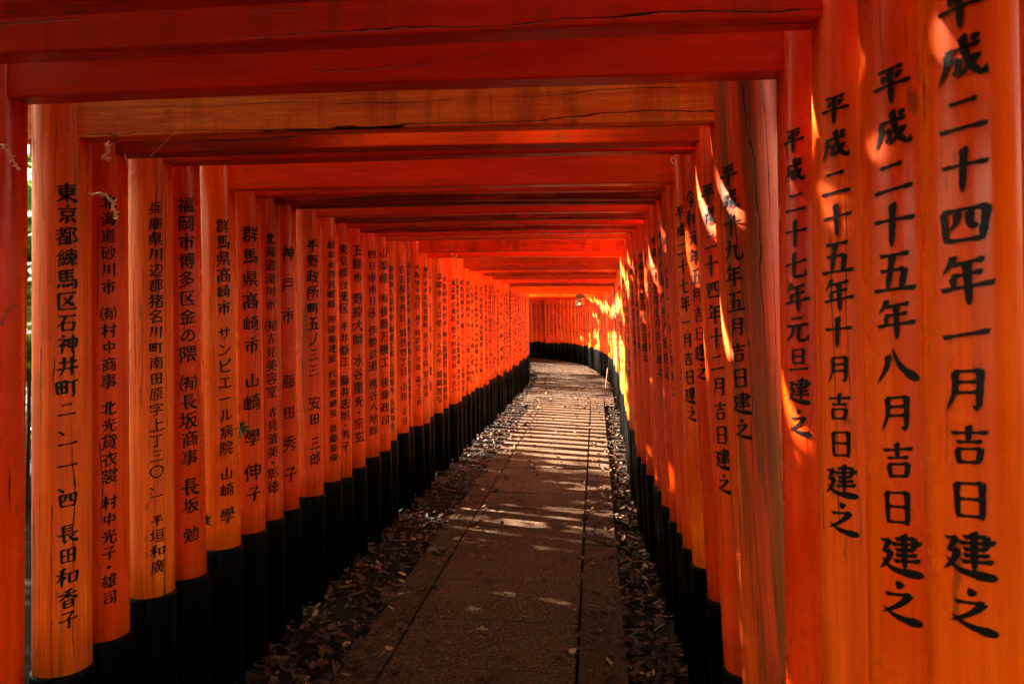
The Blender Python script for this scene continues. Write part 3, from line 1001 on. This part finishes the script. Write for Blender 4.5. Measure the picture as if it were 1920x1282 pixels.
# ------------------------------------------------------------------ trees and bushes outside the tunnel
def crown_mesh(name, rx, rz, nleaf, nclump, size, seed):
    rnd = random.Random(seed)
    mb = MB()
    cl = []
    for _ in range(nclump):
        while True:
            v = Vector((rnd.uniform(-1, 1), rnd.uniform(-1, 1), rnd.uniform(-1, 1)))
            if .25 < v.length < 1:
                break
        cl.append((Vector((v.x * rx, v.y * rx, v.z * rz)), rnd.uniform(.12, .3) * rx))
    for _ in range(nleaf):
        c, q = rnd.choice(cl)
        v = Vector((rnd.gauss(0, .5), rnd.gauss(0, .5), rnd.gauss(0, .35))) * q
        p = c + v
        M = Matrix.Translation(p) @ Matrix.Rotation(rnd.uniform(0, 6.3), 4, 'Z') @ Matrix.Rotation(rnd.gauss(0, .7), 4, 'X') @ Matrix.Rotation(rnd.gauss(0, .4), 4, 'Y')
        l = size * rnd.uniform(.7, 1.3)
        w = l * .5
        mb.add([M @ Vector(t) for t in ((-l / 2, 0, 0), (0, w / 2, .03 * l), (l / 2, 0, 0), (0, -w / 2, .03 * l))], [(0, 1, 2, 3)])
    me = bpy.data.meshes.new(name)
    me.from_pydata(mb.v, [], mb.f)
    me.materials.append(M_GREEN)
    return me, cl

CROWNS = [crown_mesh('crown', 2.6, 2.2, 7500, 60, .16, 3), crown_mesh('crown', 2.2, 2.6, 6500, 52, .15, 8)]
def tree(x, y, h, kind, sc, label):
    t = link(bpy.data.objects.new('broadleaf_tree', None))
    zg = -.1
    t.location = (x, y, zg)
    tag(t, label, 'tree', 'trees outside the tunnel')
    me, cl = CROWNS[kind]
    c = link(bpy.data.objects.new('crown', me), t)
    c.location = (0, 0, h)
    c.scale = (sc, sc, sc)
    c.rotation_euler = (0, 0, random.uniform(0, 6.3))
    mb = MB()
    mb.tube([(0, 0, -.5), (.05, .03, h * .4), (-.04, .08, h * .8), (0, 0, h + 1.0 * sc)], [.19, .15, .11, .04], 10)
    rot = Matrix.Rotation(c.rotation_euler.z, 3, 'Z')
    for q, _ in cl[:14]:
        e = rot @ q * sc
        mb.tube([(0, 0, h * .72), (e.x * .5, e.y * .5, h * .85 + e.z * .35), (e.x, e.y, h + e.z)], [.06, .035, .012], 6)
    mb.build('trunk', M_BARK, t, True)
    return t

TREES = [(-5.9, 4.0, 5.3, 1, .95), (-5.7, 5.9, 5.0, 0, .85), (-8.8, 4.4, 5.5, 0, 1.0), (-8.6, 7.2, 5.3, 1, .75), (-12.0, 10.2, 7.4, 0, 1.15), (-11.6, 6.0, 7.2, 1, 1.15), (-7.0, -1.0, 5.2, 1, 1.0), (-10.5, 1.6, 7.4, 0, 1.1), (-9.0, 28.4, 6.2, 0, .8), (-7.8, 19.6, 6.0, 1, .7), (-9.8, 22.4, 6.2, 0, .8), (-12.6, 35.5, 6.5, 1, 1.2),
         (11.5, 13.0, 6.0, 0, 1.1), (-5.2, 2.4, 4.9, 0, .55)]
for x_, y_, h_, kd, sc_ in TREES:
    tree(x_, y_, h_, kd, sc_, 'leafy green tree standing outside the tunnel of gates')

BUSH = crown_mesh('foliage', 1.0, .9, 2600, 26, .10, 21)
def bush(x, y, sc, label):
    t = link(bpy.data.objects.new('green_bush', None))
    t.location = (x, y, -.05)
    tag(t, label, 'bush', 'bushes outside the tunnel')
    c = link(bpy.data.objects.new('foliage', BUSH[0]), t)
    c.location = (0, 0, .95 * sc)
    c.scale = (sc, sc, sc)
    c.rotation_euler = (0, 0, random.uniform(0, 6.3))
    mb = MB()
    for q, _ in BUSH[1][:9]:
        mb.tube([(q.x * .1, q.y * .1, -.2), (q.x * .4 * sc, q.y * .4 * sc, .5 * sc), (q.x * sc, q.y * sc, (.95 + q.z) * sc)], [.02, .014, .006], 5)
    mb.build('stems', M_BARK, t, True)
BUSHES = [(-4.1, 6.3, 2.5), (-5.6, 8.6, 2.1), (-3.9, 2.2, 1.0), (-4.6, 9.4, 1.2), (-3.6, 0.1, 1.0), (-5.2, 13.0, 1.3), (4.6, 7.0, 1.2), (6.0, 17.0, 1.2), (1.0, 31.0, 1.7), (3.2, 30.0, 1.7), (-1.4, 31.2, 1.7), (4.9, 27.6, 1.7), (5.0, 24.6, 1.6)]
for i, (x_, y_, sc_) in enumerate(BUSHES):
    bush(x_, y_, sc_, 'bright green bush seen through the gap beside the leftmost pillar' if i == 0 else 'green bush growing outside the tunnel')

# ------------------------------------------------------------------ dry straws, threads and sprigs caught on the gates
def at_px(x, y, Y):
    return Vector(((x - 960) / FPX * Y, Y, EYE - (y - 591) / FPX * Y))

def strand(pts, rad, mat, name, label, cat, knots=0):
    p = [at_px(*q) for q in pts]
    out = []
    for i in range(len(p) - 1):
        for k in range(5):
            t = k / 5
            a = p[max(i - 1, 0)]; b = p[i]; c = p[i + 1]; d = p[min(i + 2, len(p) - 1)]
            out.append(.5 * (2 * b + (c - a) * t + (2 * a - 5 * b + 4 * c - d) * t * t + (3 * b - a - 3 * c + d) * t ** 3))
    out.append(p[-1])
    mb = MB()
    n = len(out)
    mb.tube(out, [rad * (1 - .6 * i / n) * (1 + .35 * math.sin(i * 2.1)) for i in range(n)], 6)
    for i in range(knots):
        q = out[int((i + .5) * n / knots)]
        for _ in range(2):
            d = Vector((random.uniform(-1, 1), random.uniform(-.6, .6), random.uniform(-1, 1))) * rad * 3
            mb.tube([q, q + d], [rad * .8, rad * .3], 5)
    o = mb.build(name, mat, None, True)
    return tag(o, label, cat)

strand([(172, 366, 2.0), (192, 364, 2.0), (208, 375, 2.0), (213, 390, 2.0), (220, 410, 2.0)], .0042, M_STRAW, 'dry_catkin', 'pale dry catkin hooked over the 北海道砂川市 inscription', 'catkin', 14)
strand([(2, 272, 1.75), (14, 285, 1.75), (24, 300, 1.75), (33, 315, 1.75)], .0034, M_STRAW, 'dry_catkin', 'pale dry catkin hanging at the left edge beside the leftmost pillar', 'catkin', 10)
strand([(198, 270, 2.0), (203, 285, 2.0), (196, 292, 2.0), (202, 297, 2.0)], .005, M_STRAW, 'dry_bud', 'small pale dried bud hanging under the weathered crossbeam', 'dried bud', 8)
strand([(280, 295, 2.0), (310, 266, 2.0), (343, 235, 2.0)], .0013, M_STRAW, 'spider_thread', 'long shining spider thread slanting across the weathered crossbeam', 'spider thread')
strand([(186, 213, 2.0), (215, 214, 2.0), (237, 202, 2.0)], .0011, M_STRAW, 'spider_thread', 'short spider thread near the top left of the weathered crossbeam', 'spider thread')
strand([(234, 288, 2.0), (240, 312, 2.0), (246, 325, 2.0), (254, 318, 2.0)], .0012, M_STRAW, 'spider_thread', 'thin hooked spider thread hanging below the weathered crossbeam', 'spider thread')
strand([(1266, 293, 2.55), (1257, 300, 2.55), (1262, 308, 2.55), (1270, 312, 2.55), (1272, 324, 2.55)], .0034, M_STRAW, 'straw_curl', 'curled straw rope end stuck at the top of a right pillar', 'straw')
strand([(847, 475, 6.6), (850, 482, 6.6), (855, 482, 6.6), (857, 476, 6.6)], .005, M_STRAW, 'straw_curl', 'little straw curl under a crossbeam halfway along the left', 'straw')
strand([(1024, 517, 12.0), (1028, 519, 12.0), (1027, 526, 12.0), (1023, 524, 12.0), (1025, 518, 12.0)], .007, M_STRAW, 'straw_curl', 'tiny looped straw curl hanging in the far middle of the tunnel', 'straw')
strand([(1058, 487, 9.0), (1059, 494, 9.0), (1058, 500, 9.0)], .005, M_STRAW, 'straw_curl', 'thin straight straw hanging from a crossbeam right of centre', 'straw')
strand([(2, 610, 1.78), (12, 588, 1.78), (20, 575, 1.78), (34, 573, 1.78)], .002, M_BARK, 'bare_twig', 'bent dark twig lying against the leftmost red pillar', 'twig')

M_SPRIG = plain('dark_green_leaf', (.03, .05, .012), .5)

def sprig(x, y, Y, n, size, ang0, label):
    """a small leafy shoot that pokes in between two pillars"""
    mb = MB()
    p0 = at_px(x, y, Y)
    for k in range(n):
        a = ang0 + (k - (n - 1) / 2) * .5 + random.uniform(-.12, .12)
        d = Vector((math.cos(a), -.25 + random.uniform(-.2, .2), math.sin(a)))
        l = size * random.uniform(.7, 1.1)
        s_ = Vector((-d.z, random.uniform(-.3, .3), d.x)).normalized() * l * .16
        q = p0 + d * l
        m = p0 + d * l * .45 + Vector((0, -.006, 0))
        mb.add([p0, m + s_, q, m - s_, m + Vector((0, .004, 0))], [(0, 4, 1), (1, 4, 2), (2, 4, 3), (3, 4, 0)])
    mb.tube([p0 + Vector((-.10, .09, -.04)), p0 + Vector((-.04, .04, -.01)), p0], [.003, .002, .0015], 5)
    return tag(mb.build('maple_sprig', M_SPRIG), label, 'leaf sprig')
sprig(381, 975, 2.92, 6, .048, -.35, 'green maple shoot poking out low between two left pillars')
sprig(450, 802, 3.05, 6, .055, -.1, 'dark leafy twig hanging over the second 群馬県高崎市 inscription')
stick = MB()
b0, b1 = at_px(1146, 742, 14.2), at_px(1149, 690, 14.4)
stick.tube([b0 + Vector((-.12, 0, 0)), b1 + Vector((-.10, 0, 0))], [.010, .008], 8)
tag(stick.build('wooden_stake', M_STICK), 'thin reddish stake leaning by the black bases far down on the right', 'stake')
